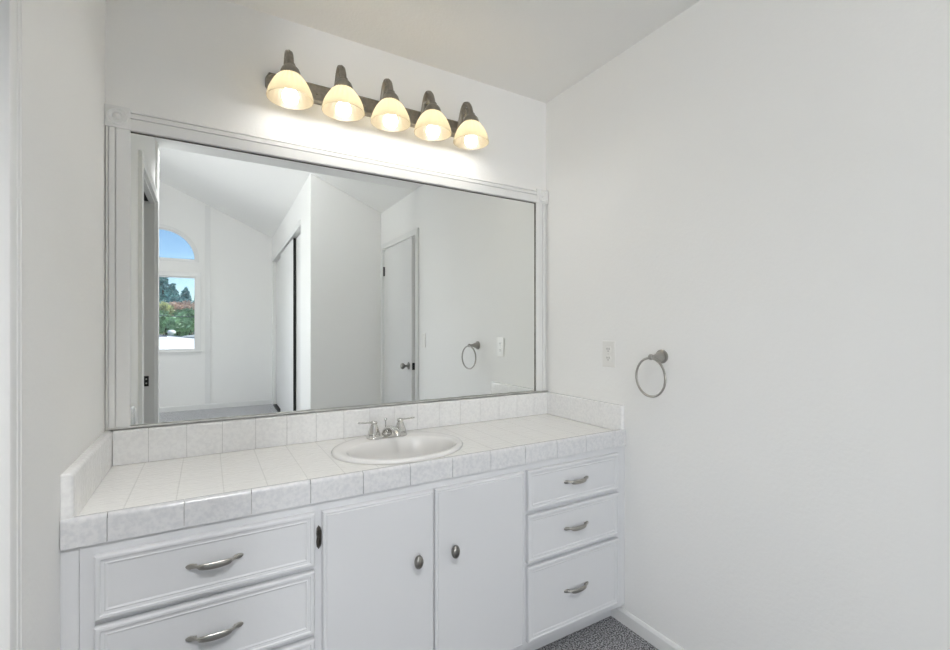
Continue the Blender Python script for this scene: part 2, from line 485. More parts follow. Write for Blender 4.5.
bm = nb(); prism(bm, base_prof(), -.53, -.82, lambda p, q, s: (p, s, q)); struct('baseboard_left', bm, 'trim')
bm = nb(); prism(bm, base_prof(), YB - .0, C0 + .0, lambda p, q, s: (cx(s) - p, s, q)); struct('baseboard_closet', bm, 'trim')

def casing(bm, sgn, x, a_in, b_in, ztop, w_, d=.016):
    """door casing on a wall in the y-z plane, two legs and a head; sgn = direction it stands proud"""
    prof = [(0, 0), (0, .94), (.05, 1), (.47, 1), (.50, .80), (.56, .80), (.60, .98), (.80, .98), (.84, .78), (.89, .78), (.93, .95), (1, .90), (1, 0)]
    def P(path):
        rs = []
        for (y, z, oy, oz) in path: rs.append([Vector((x + sgn * d * q, y + oy * w_ * p, z + oz * w_ * p)) for p, q in prof])
        rings(bm, rs)
    P([(a_in, 0, 1, 0), (a_in, ztop, 1, 1), (b_in, ztop, -1, 1), (b_in, 0, -1, 0)])
bm = nb(); casing(bm, 1, 0, DO0, DO1, DOZ, .058); trim(bm)
bm = nb(); casing(bm, -1, W, D0, D1, DZ, .053); trim(bm)
# lining of the left opening: jambs and a head with a track slot
bm = nb()
box(bm, -.12, 0.0, DO0 - .012, DO0 + .0, 0, DOZ - .012); box(bm, -.12, 0.0, DO1, DO1 + .012, 0, DOZ - .012)
box(bm, -.028, 0.0, DO1, DO0, DOZ - .012, DOZ); box(bm, -.12, -.085, DO1, DO0, DOZ - .012, DOZ)
jl = trim(bm)
bm = nb(); box(bm, -.085, -.028, DO1 + .012, DO0 - .012, DOZ - .002, DOZ + .0); link('track_slot', bm, 'shade_paint', jl)  # dark sheet painted as the shade up inside the slot
bm = nb(); box(bm, -.055, -.031, DO1 + .012, DO1 + .0145, .898, .962, .001)
link('strike_plate', bm, 'black_metal', jl)
for zs_ in (.917, .943):
    bm = nb(); box(bm, -.047, -.040, DO1 + .0145, DO1 + .0155, zs_ - .004, zs_ + .004)
    link('screw', bm, 'aluminium', jl)
# lining of the right doorway
bm = nb()
box(bm, W, W + .12, D0 - .012, D0, 0, DZ - .012); box(bm, W, W + .12, D1, D1 + .012, 0, DZ - .012); box(bm, W, W + .12, D1, D0, DZ - .012, DZ)
box(bm, W + .05, W + .065, D0 - .024, D0 - .012, 0, DZ - .024); box(bm, W + .05, W + .065, D1 + .012, D1 + .024, 0, DZ - .024); box(bm, W + .05, W + .065, D1 + .012, D0 - .012, DZ - .024, DZ - .012)
trim(bm)
# the door itself, standing slightly ajar: hinged at its far edge
hy, hx = D1 + .014, W + .002
ang = radians(3.0)
dw = (D0 - .014) - hy
bm = nb(); box(bm, 0, .035, 0, dw, .008, DZ - .016, .002)
door = struct('door_1', bm, 'door')
door.location = (hx, hy, 0); door.rotation_euler = (0, 0, ang)
bm = nb()   # knob towards the bathroom (-x), local coordinates
prof = [(.001, 0), (.032, 0), (.032, -.005), (.025, -.009), (.011, -.013), (.010, -.033), (.018, -.040), (.0265, -.050), (.0275, -.060), (.022, -.069), (.010, -.073), (.001, -.0735)]
lathe(bm, prof, (0, dw - .068, .936), 'x', 28)
auto_smooth(link('door_knob', bm, 'pewter', door))
bm = nb(); box(bm, .006, .030, dw, dw + .0015, .905, .965); box(bm, .010, .024, dw, dw + .008, .927, .943, .002)
link('latch_plate', bm, 'black_metal', door)
for z in (1.83, .28):
    bm = nb(); box(bm, -.002, 0, 0.0, .022, z - .045, z + .045); lathe(bm, [(.006, -.047), (.006, .047)], (-.006, .000, z), 'z', 12)
    link('hinge', bm, 'black_metal', door)

# closet: three sliding panels, header, floor track
def slide(y0, y1, off):
    bm = nb(); pts = [(cx(y0) + off, y0), (cx(y1) + off, y1), (cx(y1) + off + .03, y1), (cx(y0) + off + .03, y0)]
    rings(bm, [[Vector((x, y, .03)) for x, y in pts], [Vector((x, y, CZ - .02)) for x, y in pts]])
    return bm
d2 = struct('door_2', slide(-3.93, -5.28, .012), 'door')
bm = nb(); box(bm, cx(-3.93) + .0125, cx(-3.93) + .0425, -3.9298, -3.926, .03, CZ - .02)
link('dark_gap_strip', bm, 'black_metal', d2)  # black strip added to show the dark gap beside the sliding panel
struct('door_3', slide(-3.28, -4.02, .047), 'door')
struct('door_4', slide(-5.20, -6.27, .050), 'door')
bm = nb()
pts = [(cx(C0) - .012, C0 + .03), (cx(C1) - .012, C1 - .03), (cx(C1), C1 - .03), (cx(C0), C0 + .03)]
rings(bm, [[Vector((x, y, CZ - .012)) for x, y in pts], [Vector((x, y, CZ + .055)) for x, y in pts]])
trim(bm)
bm = nb()
pts = [(cx(C0) + .005, C0), (cx(C1) + .005, C1), (cx(C1) + .09, C1), (cx(C0) + .09, C0)]
rings(bm, [[Vector((x, y, .0)) for x, y in pts], [Vector((x, y, .012)) for x, y in pts]])
trim(bm, 'black_metal')

# ================================================================ mirror, its casing
mir = empty('wall_mirror', (0.9, 0, .93))
def loc(o, p=None):
    """keep world-space mesh while parented to an empty with only a translation"""
    o.matrix_parent_inverse = o.parent.matrix_basis.inverted(); return o
thing(mir, 'wide wall mirror in white moulded casing above the tiled counter', 'mirror')
bm = nb(); box(bm, .067, 1.7375, -.0054, -.001, .934, 1.9)
loc(link('mirror_glass', bm, 'mirror', mir))
bm = nb(); box(bm, .002, W - .003, -.022, -.0005, .9285, .9325, .001); box(bm, .002, W - .003, -.022, -.019, .9285, .9365, .001)
loc(link('bottom_channel', bm, 'aluminium', mir))
bm = nb(); box(bm, .066, 1.741, -.0075, -.0005, 1.9005, 1.9035); box(bm, 1.7375, 1.7415, -.009, -.0005, .935, 1.902)
loc(link('edge_shadow_channel', bm, 'shade_channel', mir))  # dark strip standing for the gap shadow between mirror and casing
CP = [(0, 0), (0, .016), (.003, .018), (.0360, .018), (.0368, .0115), (.0392, .0115), (.040, .018), (.0540, .018), (.0548, .0115), (.0570, .0115), (.0578, .017), (.064, .013), (.065, .009), (.065, 0)]
def cas(mapf, a, b, name='casing'):
    bm = nb(); prism(bm, CP, a, b, mapf); return loc(link(name, bm, 'trim', mir))
cas(lambda p, q, s: (.0665 - p, -q - .0003, s), .937, 1.905)            # left upright (outer edge at the left wall)
cas(lambda p, q, s: (1.7415 + p, -q - .0003, s), .937, 1.905)           # right upright
cas(lambda p, q, s: (s, -q - .0003, 1.905 + p), .0665, 1.7415)          # head
for x0 in (.0005, 1.7415):
    bm = nb(); wd = .066 if x0 < 1 else .0735
    box(bm, x0, x0 + wd, -.021, -.0003, 1.9052, 1.9752, .0012)
    c = (x0 + wd / 2, -.021, 1.9402)
    lathe(bm, [(.029, .0002), (.029, -.002), (.0255, -.0045), (.022, -.002), (.018, -.0010), (.0145, -.0030), (.0115, -.0010), (.009, -.0030), (.005, -.006), (.001, -.0068)], c, 'y', 36, (False, True))
    o = loc(link('corner_block', bm, 'trim', mir)); auto_smooth(o, 50)

# ================================================================ countertop
ZC, ZB, YC = .8244, .7607, -.530
ZF = .8165          # field tiles lie a little below the raised lip of the edge tiles
top = empty('tiled_countertop', (.9, -.27, .78))
thing(top, 'white glazed tile countertop with low backsplash spanning wall to wall over the white cabinet', 'countertop')
SX, SY, SA, SB = .896, -.279, .242, .203       # sink rim ellipse
def ell(cx_, cy_, a, b, n=72): return [(cx_ + a * cos(2 * pi * i / n), cy_ + b * sin(2 * pi * i / n)) for i in range(n)]
bm = plate(rect(.002, W - .002, -.492, -.002), [ell(SX, SY, SA - .02, SB - .02)], .022, lambda u, v, t: (u, v, ZF - .020 + t * .9))
loc(link('counter_surface', bm, 'tile_field', top))
# mortar bed behind the edge tiles
bm = nb(); box(bm, .002, W - .002, YC + .006, -.4925, ZB + .001, ZF - .003)
loc(link('mortar_bed', bm, 'grout', top))
# v-cap edge tiles
prof = [(YC, ZB + .0005), (YC, ZC - .010)] + [(YC + .010 - .010 * cos(a), ZC - .0075 + .0105 * sin(a)) for a in [pi / 2 * i / 6 for i in range(1, 7)]] + \
       [(YC + .018, ZC + .0022), (YC + .026, ZC - .0010), (-.4935, ZF + .0004), (-.4935, ZF - .007), (YC + .007, ZF - .007), (YC + .007, ZB + .0005)]
ge = [.0008] + [.084 + .1504 * i for i in range(12)] + [W - .0008]
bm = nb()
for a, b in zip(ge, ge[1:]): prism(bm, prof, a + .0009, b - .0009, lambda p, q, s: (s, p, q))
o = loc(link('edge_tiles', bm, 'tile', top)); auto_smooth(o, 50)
# backsplash
TS = .036
M['tile_splash'] = tile_mat('white_glazed_splash_tile', False)
for e_, c_ in zip([n for n in M['tile_splash'].node_tree.nodes if n.type == 'VALTORGB'][0].color_ramp.elements, ((.81, .805, .80, 1), (.87, .865, .855, 1))): e_.color = c_
[n for n in M['tile_splash'].node_tree.nodes if n.type == 'BUMP'][0].inputs['Distance'].default_value = .0006
bp_ = [(-.0006, ZF + .0008), (-TS, ZF + .0008), (-TS, .918)] + [(-TS + .009 - .009 * cos(a), .9185 + .009 * sin(a)) for a in [pi / 2 * i / 5 for i in range(1, 6)]] + [(-.0006, .928)]
gs = [.024] + [.114 + .1075 * i for i in range(16)] + [W - .020]
gs = [g_ if k_ in (0, 17) else .117 + .1062 * (k_ - 1) for k_, g_ in enumerate(gs)]; gs = [g_ for g_ in gs if g_ < W - .03] + [W - .020]
bm = nb()
for a, b in zip(gs, gs[1:]): prism(bm, bp_, a + .0006, b - .0006, lambda p, q, s: (s, p, q))
o = loc(link('backsplash_tiles', bm, 'tile_splash', top)); auto_smooth(o, 50)
bm = nb(); box(bm, .022, W - .02, -TS + .003, -.0005, ZF + .001, .924)
loc(link('backsplash_grout', bm, 'grout', top))
# side splashes
def side(x0, sg, th, y1):
    prof = [(0, ZF + .001), (th, ZF + .001), (th, .918)] + [(th - .009 + .009 * cos(a), .9185 + .010 * sin(a)) for a in [pi / 2 * i / 5 for i in range(1, 6)]] + [(0, .9285)]
    ys = [-.001, -.108, -.216, -.324, -.408 if sg < 0 else -.432, y1]
    bm = nb()
    for a, b in zip(ys, ys[1:]):
        last = b == y1
        t = nb(); prism(t, prof, a - .0004, b + .0004, lambda p, q, s: (x0 + sg * p, s, q))
        if last:
            bmesh.ops.recalc_face_normals(t, faces=t.faces)
            ed = [e for e in t.edges if all(abs(v.co.y - (b + .0004)) < 1e-5 for v in e.verts) and not all(v.co.z < ZF + .002 for v in e.verts) and not all(abs(v.co.x - x0) < 1e-5 for v in e.verts)]
            bmesh.ops.bevel(t, geom=ed, offset=.007, segments=4, affect='EDGES', profile=.5)
        merge(bm, t)
    o = loc(link('side_splash_tiles', bm, 'tile_splash', top)); auto_smooth(o, 50)
side(.0006, 1, .022, -.524)
side(W - .0006, -1, .020, -.522)

# ================================================================ sink
ZC_EDGE, ZC = ZC, ZF + .0005
sink = empty('oval_sink', (SX, SY, ZC))
thing(sink, 'white oval porcelain drop-in sink set in the tiled countertop under the faucet', 'sink')
BX, BY = SX + .002, -.316
R_ = [(SX, SY, SA, SB, ZC + .0005), (SX, SY, SA + .001, SB + .001, ZC + .004), (SX, SY, SA - .003, SB - .003, ZC + .0095), (SX, SY, SA - .009, SB - .009, ZC + .012),
      (SX, SY - .004, SA - .020, SB - .019, ZC + .0125),
      (BX, BY + .001, .207, .149, ZC + .0120), (BX, BY, .201, .143, ZC + .010), (BX, BY, .198, .140, ZC + .003), (BX, BY, .194, .137, ZC - .012),
      (BX, BY, .188, .132, ZC - .045), (BX, BY, .175, .122, ZC - .085), (BX, BY, .145, .100, ZC - .118), (BX, BY, .095, .068, ZC - .128), (BX, BY, .05, .04, ZC - .136), (BX, BY, .022, .022, ZC - .140)]
bm = nb(); rings(bm, [[Vector((x, y, r[4])) for x, y in ell(r[0], r[1], r[2], r[3])] for r in R_], (False, False))
R2 = [(BX, BY, .022, .022, ZC - .147), (BX, BY, .10, .075, ZC - .138), (BX, BY, .185, .133, ZC - .09), (BX, BY, .203, .147, ZC - .012), (SX, SY, SA - .024, SB - .024, ZC - .003), (SX, SY, SA - .018, SB - .018, ZC + .0004), R_[0]]
bm2 = nb(); rings(bm2, [[Vector((x, y, r[4])) for x, y in ell(r[0], r[1], r[2], r[3])] for r in R2], (False, False)); merge(bm, bm2)
bmesh.ops.remove_doubles(bm, verts=bm.verts, dist=1e-5)
o = loc(link('basin', bm, 'porcelain', sink)); auto_smooth(o, 60)
bm = nb(); lathe(bm, [(.001, -.1365), (.018, -.1365), (.0215, -.138), (.0215, -.150)], (BX, BY, ZC), 'z', 28, (True, True))
auto_smooth(loc(link('drain', bm, 'chrome', sink)))
bm = nb(); sweep(bm, [((BX, BY, ZC - .147), .016, .016), ((BX, BY, ZC - .30), .016, .016)], (1, 0, 0), 20)
loc(link('drain_pipe', bm, 'chrome', sink))

# ================================================================ faucet
FX, FY, FZ = .897, -.143, ZC + .0125
fa = empty('centerset_faucet', (FX, FY, FZ))
fa.scale = (1.06, 1.06, 0.88)
thing(fa, 'small chrome two-handle faucet standing on the back rim of the oval sink', 'faucet')
def stadium(a, r, n=10):
    p = [(a + r * cos(t), r * sin(t)) for t in [-pi / 2 + pi * i / n for i in range(n + 1)]]
    return p + [(-a + r * cos(t), r * sin(t)) for t in [pi / 2 + pi * i / n for i in range(n + 1)]]
bm = nb()
rings(bm, [[Vector((x, y, z)) for x, y in stadium(a, r)] for a, r, z in ((.051, .0265, 0), (.051, .0268, .004), (.051, .0255, .008), (.051, .022, .012), (.0505, .019, .0135))])
auto_smooth(link('base_plate', bm, 'chrome', fa), 40)
for sx in (-1, 1):
    bm = nb()
    lathe(bm, [(.0235, .006), (.0240, .012), (.0235, .0165), (.0215, .018), (.0215, .0195), (.0225, .0205), (.0205, .030), (.0165, .044), (.0135, .055), (.0115, .059), (.0105, .063)], (sx * .051, 0, 0), 'z', 28)
    body = auto_smooth(link('handle_body', bm, 'chrome', fa), 40)
    bm = nb()
    lathe(bm, [(.0105, .062), (.0125, .0655), (.0125, .070), (.0095, .0745), (.002, .0765)], (sx * .051, 0, 0), 'z', 24)
    sweep(bm, [((sx * (.051 + d), 0, z), a, b) for d, z, a, b in smooth_path([(0.0, .0690, .0055, .0050), (.012, .0700, .0050, .0042), (.026, .0705, .0042, .0032), (.040, .0712, .0052, .0034), (.052, .0722, .0062, .0036), (.058, .0728, .004, .0025), (.060, .073, .001, .001)], 4)], (0, 1, 0), 14)
    auto_smooth(link('lever_handle', bm, 'chrome', fa), 40)
bm = nb()   # spout
sp = smooth_path([(0, 0.004, .010, .020, .018), (0, .002, .022, .0185, .016), (0, -.010, .036, .0165, .0125), (0, -.035, .047, .0145, .0100), (0, -.065, .050, .0130, .0090), (0, -.092, .046, .0125, .0090), (0, -.108, .036, .0120, .0095), (0, -.110, .031, .0115, .0095)], 4)
sweep(bm, [((x, y, z), a, b) for x, y, z, a, b in sp], (1, 0, 0), 20)
auto_smooth(link('spout', bm, 'chrome', fa), 40)
bm = nb(); lathe(bm, [(.0022, .012), (.0022, .068), (.0055, .070), (.0065, .075), (.0055, .079), (.001, .080)], (0, .018, 0), 'z', 16)
auto_smooth(link('lift_rod', bm, 'chrome', fa), 40)

ZC = ZC_EDGE
# ================================================================ vanity cabinet
cab = empty('vanity_cabinet', (.9, -.26, 0))
thing(cab, 'long white painted vanity cabinet with six drawers and two doors under the tiled counter', 'cabinet')
YFm = -.5235     # face-frame front
ZK = .082
RW = [(.588, .737), (.398, .573), (.108, .383)]
holes = [rect(.072, .534, a + .012, b - .012) for a, b in RW] + [rect(1.301, 1.753, a + .012, b - .012) for a, b in RW] + [rect(.576, 1.263, .12, .725)]
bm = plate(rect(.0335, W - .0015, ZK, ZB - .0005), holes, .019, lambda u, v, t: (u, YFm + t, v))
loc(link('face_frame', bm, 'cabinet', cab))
bm = nb(); box(bm, .0003, .0325, YFm + .0008, YFm + .019, .0, ZB - .0005)
loc(link('filler_strip', bm, 'cabinet', cab))
bm = nb()
box(bm, .0335, .050, YFm + .0195, -.002, ZK, ZB - .002); box(bm, W - .019, W - .002, YFm + .0195, -.002, ZK, ZB - .002)
box(bm, .548, .562, YFm + .0195, -.002, ZK, .60); box(bm, 1.276, 1.290, YFm + .0195, -.002, ZK, .60); box(bm, .050, W - .019, -.010, -.002, ZK, .70)
box(bm, .050, W - .019, YFm + .0195, -.010, ZK, ZK + .016)
loc(link('carcass', bm, 'cabinet', cab))
bm = nb(); box(bm, .0335, W - .0015, -.457, -.440, .0, ZK - .0005)
loc(link('toe_kick', bm, 'cabinet', cab))

def front_panel(x0, x1, z0, z1):
    """overlay front with stepped, moulded edge; face towards -y"""
    d0 = YFm - .0005
    steps = [(0, 0.0), (0, .0140), (.0012, .0166), (.0040, .0180), (.0100, .0180), (.0120, .0155), (.0180, .0147), (.0205, .0158), (.0230, .0147), (.0250, .0138)]
    bm = nb(); rs = []
    for i, d in steps: rs.append([Vector((x, d0 - d, z)) for x, z in ((x0 + i, z0 + i), (x1 - i, z0 + i), (x1 - i, z1 - i), (x0 + i, z1 - i))])
    rings(bm, rs)
    return bm
def door_front(x0, x1, z0, z1):
    d0 = YFm - .0005
    steps = [(0, 0.0), (0, .0110), (.0025, .0150), (.0065, .0165), (.0085, .0150), (.0105, .0150), (.0125, .0172)]
    bm = nb(); rs = []
    for i, d in steps: rs.append([Vector((x, d0 - d, z)) for x, z in ((x0 + i, z0 + i), (x1 - i, z0 + i), (x1 - i, z1 - i), (x0 + i, z1 - i))])
    rings(bm, rs); return bm
yface = YFm - .0005 - .0138
def pull(x, z, parent):
    bm = nb()
    hp = [(-.0620, -.0012, .0000, .0012, .0008), (-.0590, -.0026, 0, .0045, .0022), (-.0530, -.0040, .0, .0068, .0034), (-.0460, -.0060, .0, .0062, .0042), (-.0400, -.0105, -.0005, .0040, .0040),
          (-.0355, -.0140, -.0008, .0042, .0040), (-.0320, -.0172, -.0012, .0068, .0040), (-.0200, -.0200, -.0018, .0082, .0038), (0, -.0210, -.0022, .0088, .0038)]
    hp = hp + [(-a, b, c, d, e) for a, b, c, d, e in hp[-2::-1]]
    sweep(bm, [((x + a * 1.03 - .0012, yface + b, z + c), d, e) for a, b, c, d, e in smooth_path(hp, 3)], (0, 0, 1), 16)
    for s in (-1, 1): box(bm, x + s * .043 - .002, x + s * .043 + .002, yface - .004, yface + .0004, z - .0025, z + .0025)
    return auto_smooth(loc2(link('drawer_pull', bm, 'nickel', parent), parent), 50)
def loc2(o, parent):
    o.matrix_parent_inverse = Matrix.Translation(-Vector((.9, -.26, 0))); return o   # parent is a part of the cabinet
for (x0, x1, hx_) in ((.062, .544, .3025), (1.291, 1.763, 1.528)):
    for (z0, z1), hz in zip(RW, (.666, .487, .247)):
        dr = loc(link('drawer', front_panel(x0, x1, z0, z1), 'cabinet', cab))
        o = pull(hx_, hz, dr)
        o.matrix_parent_inverse = Matrix.Identity(4)
for (x0, x1, kx) in ((.566, .9145, .852), (.918, 1.273, .982)):
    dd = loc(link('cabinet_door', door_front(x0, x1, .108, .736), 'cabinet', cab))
    bm = nb()
    n = 28; kp = [(.35, .001), (.38, -.010), (.62, -.013), (.95, -.0155), (1.0, -.019), (.93, -.0235), (.72, -.0270), (.4, -.0290), (.02, -.0297)]
    rings(bm, [[Vector((kx + .0150 * r * cos(2 * pi * i / n), YFm - .0177 + h, .528 + .0215 * r * sin(2 * pi * i / n))) for i in range(n)] for r, h in kp])
    o = auto_smooth(link('door_knob', bm, 'pewter', dd), 50)
bm = nb()   # exposed face hinges: leaf-tipped plate plus barrel
def hinge(xc, zc, parent, sg):
    bm = nb(); y = YFm - .0008
    sil = [(-.0055, -.026), (0, -.034), (.0055, -.026), (.0065, -.012), (.0055, 0), (.0065, .012), (.0055, .026), (0, .034), (-.0055, .026), (-.0065, .012), (-.0055, 0), (-.0065, -.012)]
    rings(bm, [[Vector((xc + p, y, zc + q)) for p, q in sil], [Vector((xc + p, y - .002, zc + q)) for p, q in sil], [Vector((xc + p * .7, y - .003, zc + q * .9)) for p, q in sil]])
    lathe(bm, [(.001, -.024), (.0025, -.022), (.0034, -.018), (.0034, .018), (.0025, .022), (.001, .024)], (xc + sg * .0035, y - .0045, zc), 'z', 14)
    return loc(auto_smooth(link('hinge', bm, 'hinge_metal', parent), 40))
for z in (.661, .185):
    hinge(.5575, z, cab, 1)

# ================================================================ vanity light
lt = empty('vanity_light', (.885, 0, 2.18))
thing(lt, 'pewter bar light with five lit cream glass bell shades above the mirror', 'light fixture')
bm = nb()
pl = [(.470, 2.165), (.482, 2.144), (.500, 2.1435), (1.275, 2.1435), (1.293, 2.144), (1.305, 2.165), (1.305, 2.192), (1.293, 2.213), (1.275, 2.2135), (.500, 2.2135), (.482, 2.213), (.470, 2.192)]
pc = (sum(p[0] for p in pl) / 12, 2.1785)
def inset(f, gx): return [((x - pc[0]) * gx + pc[0], (z - pc[1]) * f + pc[1]) for x, z in pl]
rings(bm, [[Vector((x, y, z)) for x, z in q] for q, y in ((pl, -.0005), (pl, -.018), (inset(.90, .994), -.024), (inset(.78, .985), -.025), (inset(.72, .98), -.023))])
loc(auto_smooth(link('back_plate', bm, 'bronze', lt), 30))
LX = [.5395, .7275, .9145, 1.0995, 1.2850]
for i in range(4):
    bm = nb(); xm = (LX[i] + LX[i + 1]) / 2 + .02
    lathe(bm, [(.0055, -.0228), (.0055, -.0255), (.0035, -.0285), (.0005, -.0290)], (xm, 0, 2.176), 'y', 14)
    loc(auto_smooth(link('screw', bm, 'bronze', lt)))
for x in LX:
    ya = -.135
    bm = nb()
    pts = [(-.022, 2.175), (-.036, 2.195), (-.046, 2.225), (-.062, 2.256), (-.086, 2.268), (-.110, 2.256), (-.125, 2.230), (-.133, 2.208), (ya, 2.190)]
    wd = [.014, .0135, .012, .0115, .012, .0125, .013, .0125, .012]; th = [.008, .007, .006, .0058, .006, .0062, .0065, .0075, .010]
    sweep(bm, [((x, y, z), a, b) for y, z, a, b in smooth_path([(p[0], p[1], a, b) for p, a, b in zip(pts, wd, th)], 4)], (1, 0, 0), 14)
    # inner scroll
    sc = [(-.086 + (.024 - .015 * t) * cos(2 * pi * 1.35 * t + 2.4), 2.230 + (.025 - .016 * t) * sin(2 * pi * 1.35 * t + 2.4)) for t in [j / 26 for j in range(27)]]
    sweep(bm, [((x, y, z), .0075, .0032) for y, z in sc], (1, 0, 0), 8)
    # beaded spine along the outside of the strap
    for j in range(9):
        a = radians(35 + 110 * j / 8)
        c = Vector((x, -.084 - .047 * cos(a) * 1.0, 2.226 + .044 * sin(a)))
        t = nb(); bmesh.ops.create_icosphere(t, subdivisions=1, radius=.0035); merge(bm, t, Matrix.Translation(c))
    loc(auto_smooth(link('arm', bm, 'bronze', lt), 50))
    bm = nb()
    lathe(bm, [(.010, 2.206), (.015, 2.203), (.017, 2.198), (.016, 2.194), (.0225, 2.190), (.029, 2.183), (.0325, 2.175), (.0345, 2.168), (.0345, 2.158), (.031, 2.158), (.030, 2.166), (.012, 2.17)], (x, ya, 0), 'z', 28)
    loc(auto_smooth(link('shade_holder', bm, 'bronze', lt), 40))
    bm = nb()
    outp = [(.0290, 2.1655), (.0350, 2.1600), (.0450, 2.1500), (.0560, 2.1350), (.0645, 2.1200), (.0715, 2.1050), (.0760, 2.0900), (.0785, 2.0780), (.0780, 2.0750)]
    inp = [(.0760, 2.0750), (.0755, 2.0780), (.0732, 2.0900), (.0687, 2.1050), (.0617, 2.1200), (.0532, 2.1350), (.0422, 2.1490), (.0320, 2.1590), (.0265, 2.1635)]
    lathe(bm, outp + inp, (x, ya, 0), 'z', 120, (False, False), rib=lambda a, h: .0009 * cos(24 * a) * max(0, min(1, (h - 2.085) / .04)))
    loc(auto_smooth(link('lamp_shade', bm, 'shade', lt), 60))
    bm = nb()
    lathe(bm, [(.001, 2.056), (.012, 2.0585), (.020, 2.064), (.0260, 2.073), (.0280, 2.084), (.0260, 2.095), (.020, 2.106), (.0145, 2.116), (.013, 2.128), (.013, 2.150)], (x, ya, 0), 'z', 28)
    loc(auto_smooth(link('bulb', bm, 'bulb', lt), 60))

# ================================================================ towel ring
tr = empty('towel_ring', (W, -.708, 1.147))
thing(tr, 'brushed nickel towel ring on a round post fixed to the right-hand wall', 'towel ring')
bm = nb()
lathe(bm, [(.027, -.0005), (.0275, -.004), (.0265, -.007), (.0215, -.010), (.0200, -.0105), (.0190, -.016), (.0150, -.026), (.0110, -.038), (.0080, -.052), (.0078, -.060)], (0, 0, 0), 'x', 32)
auto_smooth(link('post', bm, 'nickel', tr), 40)
bm = nb()
lathe(bm, [(.004, -.054), (.0085, -.058), (.0115, -.064), (.0110, -.070), (.007, -.076), (.001, -.077)], (0, 0, 0), 'x', 24)
auto_smooth(link('knuckle', bm, 'nickel', tr), 50)
bm = nb(); RR = .0735
rs = []
for i in range(72):
    a = 2 * pi * i / 72
    yw = radians(-7)
    n_ = Vector((-sin(a) * sin(yw), sin(a) * cos(yw), cos(a)))
    c = Vector((-.070, .0, -.0775)) + n_ * RR
    rs.append([c + n_ * .0046 * cos(2 * pi * j / 12) + Vector((cos(yw), sin(yw), 0)) * .0046 * sin(2 * pi * j / 12) for j in range(12)])
rings(bm, rs + [rs[0]], (False, False)); bmesh.ops.remove_doubles(bm, verts=bm.verts, dist=1e-6)
link('ring', bm, 'nickel', tr, smooth=True)

# ================================================================ outlets and switch
def outlet(name, loc_, rz, label, cat):
    e = empty(name, loc_, rz); thing(e, label, cat)          # local: plate faces -x, width along y
    bm = nb(); box(bm, -.0055, -.0003, -.0365, .0365, -.058, .058, .003, 3); link('cover_plate', bm, 'plastic', e)
    for s in (-1, 1):
        bm = nb(); z = s * .0195
        sil = [(.0165 * cos(a) * (1 if abs(cos(a)) < .8 else .97), z + max(-.0125, min(.0125, .0165 * sin(a)))) for a in [2 * pi * i / 32 for i in range(32)]]
        rings(bm, [[Vector((x, y, zz)) for y, zz in sil] for x in (-.005, -.0072)])
        r = link('receptacle', bm, 'plastic', e)
        bm = nb(); box(bm, -.0076, -.0071, -.0072, -.0048, z - .001, z + .0075); box(bm, -.0076, -.0071, .0048, .0072, z - .001, z + .0075)
        lathe(bm, [(.0024, -.0071), (.0024, -.0076)], (0, 0, z - .0068), 'x', 12)
        link('slot', bm, 'slot', r)
    bm = nb(); lathe(bm, [(.003, -.0054), (.003, -.0064), (.001, -.0068)], (0, 0, 0), 'x', 12); link('screw', bm, 'aluminium', e)
    return e
outlet('wall_outlet', (W, -.436, 1.144), 0, 'white duplex outlet on the right-hand wall between the counter and the towel ring', 'outlet')
outlet('wall_outlet', (-.262, YF, .31), pi / 2 + pi, 'white outlet low on the far bedroom wall below the arched window', 'outlet').rotation_euler = (0, 0, pi / 2)
sw = empty('light_switch', (W, -1.575, 1.16))
thing(sw, 'white light switch beside the door casing, seen in the mirror', 'light switch')
bm = nb(); box(bm, -.0055, -.0003, -.037, .037, -.058, .058, .003, 3); link('cover_plate', bm, 'plastic', sw)
bm = nb(); box(bm, -.0075, -.005, -.0165, .0165, -.033, .033, .001); link('rocker', bm, 'plastic', sw)
for zs_ in (-.048, .048):
    bm = nb(); lathe(bm, [(.003, -.0054), (.003, -.0064), (.001, -.0068)], (0, 0, zs_), 'x', 12)
    link('screw', bm, 'aluminium', sw)

# ================================================================ outside the bedroom window
M['roof'] = mat('pale_roof_membrane', (0.74, 0.745, 0.76), 0.8, vary=0.06, vscale=1.5, bump=.004, scale=30)
M['gutter'] = mat('dark_gutter_paint', (0.10, 0.11, 0.12), 0.5)
M['grass'] = mat('lawn_ground', (0.10, 0.16, 0.06), 0.95, vary=0.3, vscale=1.0)
M['stucco'] = mat('pale_stucco', (0.6, 0.58, 0.53), 0.9, bump=.003, scale=40)
M['fir'] = mat('haze_tinted_fir_needles', (0.30, 0.47, 0.49), 0.8, vary=0.45, vscale=3)  # pale blue of distance haze mixed into the needle colour
M['bark'] = mat('tree_bark', (0.12, 0.09, 0.07), 0.9, vary=0.3, vscale=9)
M['leaf_red'] = mat('reddish_leaves', (0.85, 0.60, 0.52), 0.7, vary=0.4, vscale=2)
M['leaf_green'] = mat('green_leaves', (0.42, 0.56, 0.38), 0.7, vary=0.4, vscale=2)
M['leaf_yellow'] = mat('yellow_green_leaves', (0.74, 0.74, 0.50), 0.7, vary=0.4, vscale=2)
M['van'] = mat('pale_blue_metal', (0.45, 0.52, 0.60), 0.4)
bm = nb(); box(bm, -60, 60, -140, YF - 1.0, -2.8, -2.7)
o = struct('ground', bm, 'grass')
roof = empty('flat_roof', (-.6, -12, -2.7)); thing(roof, 'flat pale roof with a dark edge just outside the bedroom window', 'roof')
ZR = 1.05
far_l, far_r = Vector((-2.05, -22.0, 0)), Vector((.06, -8.9, 0))
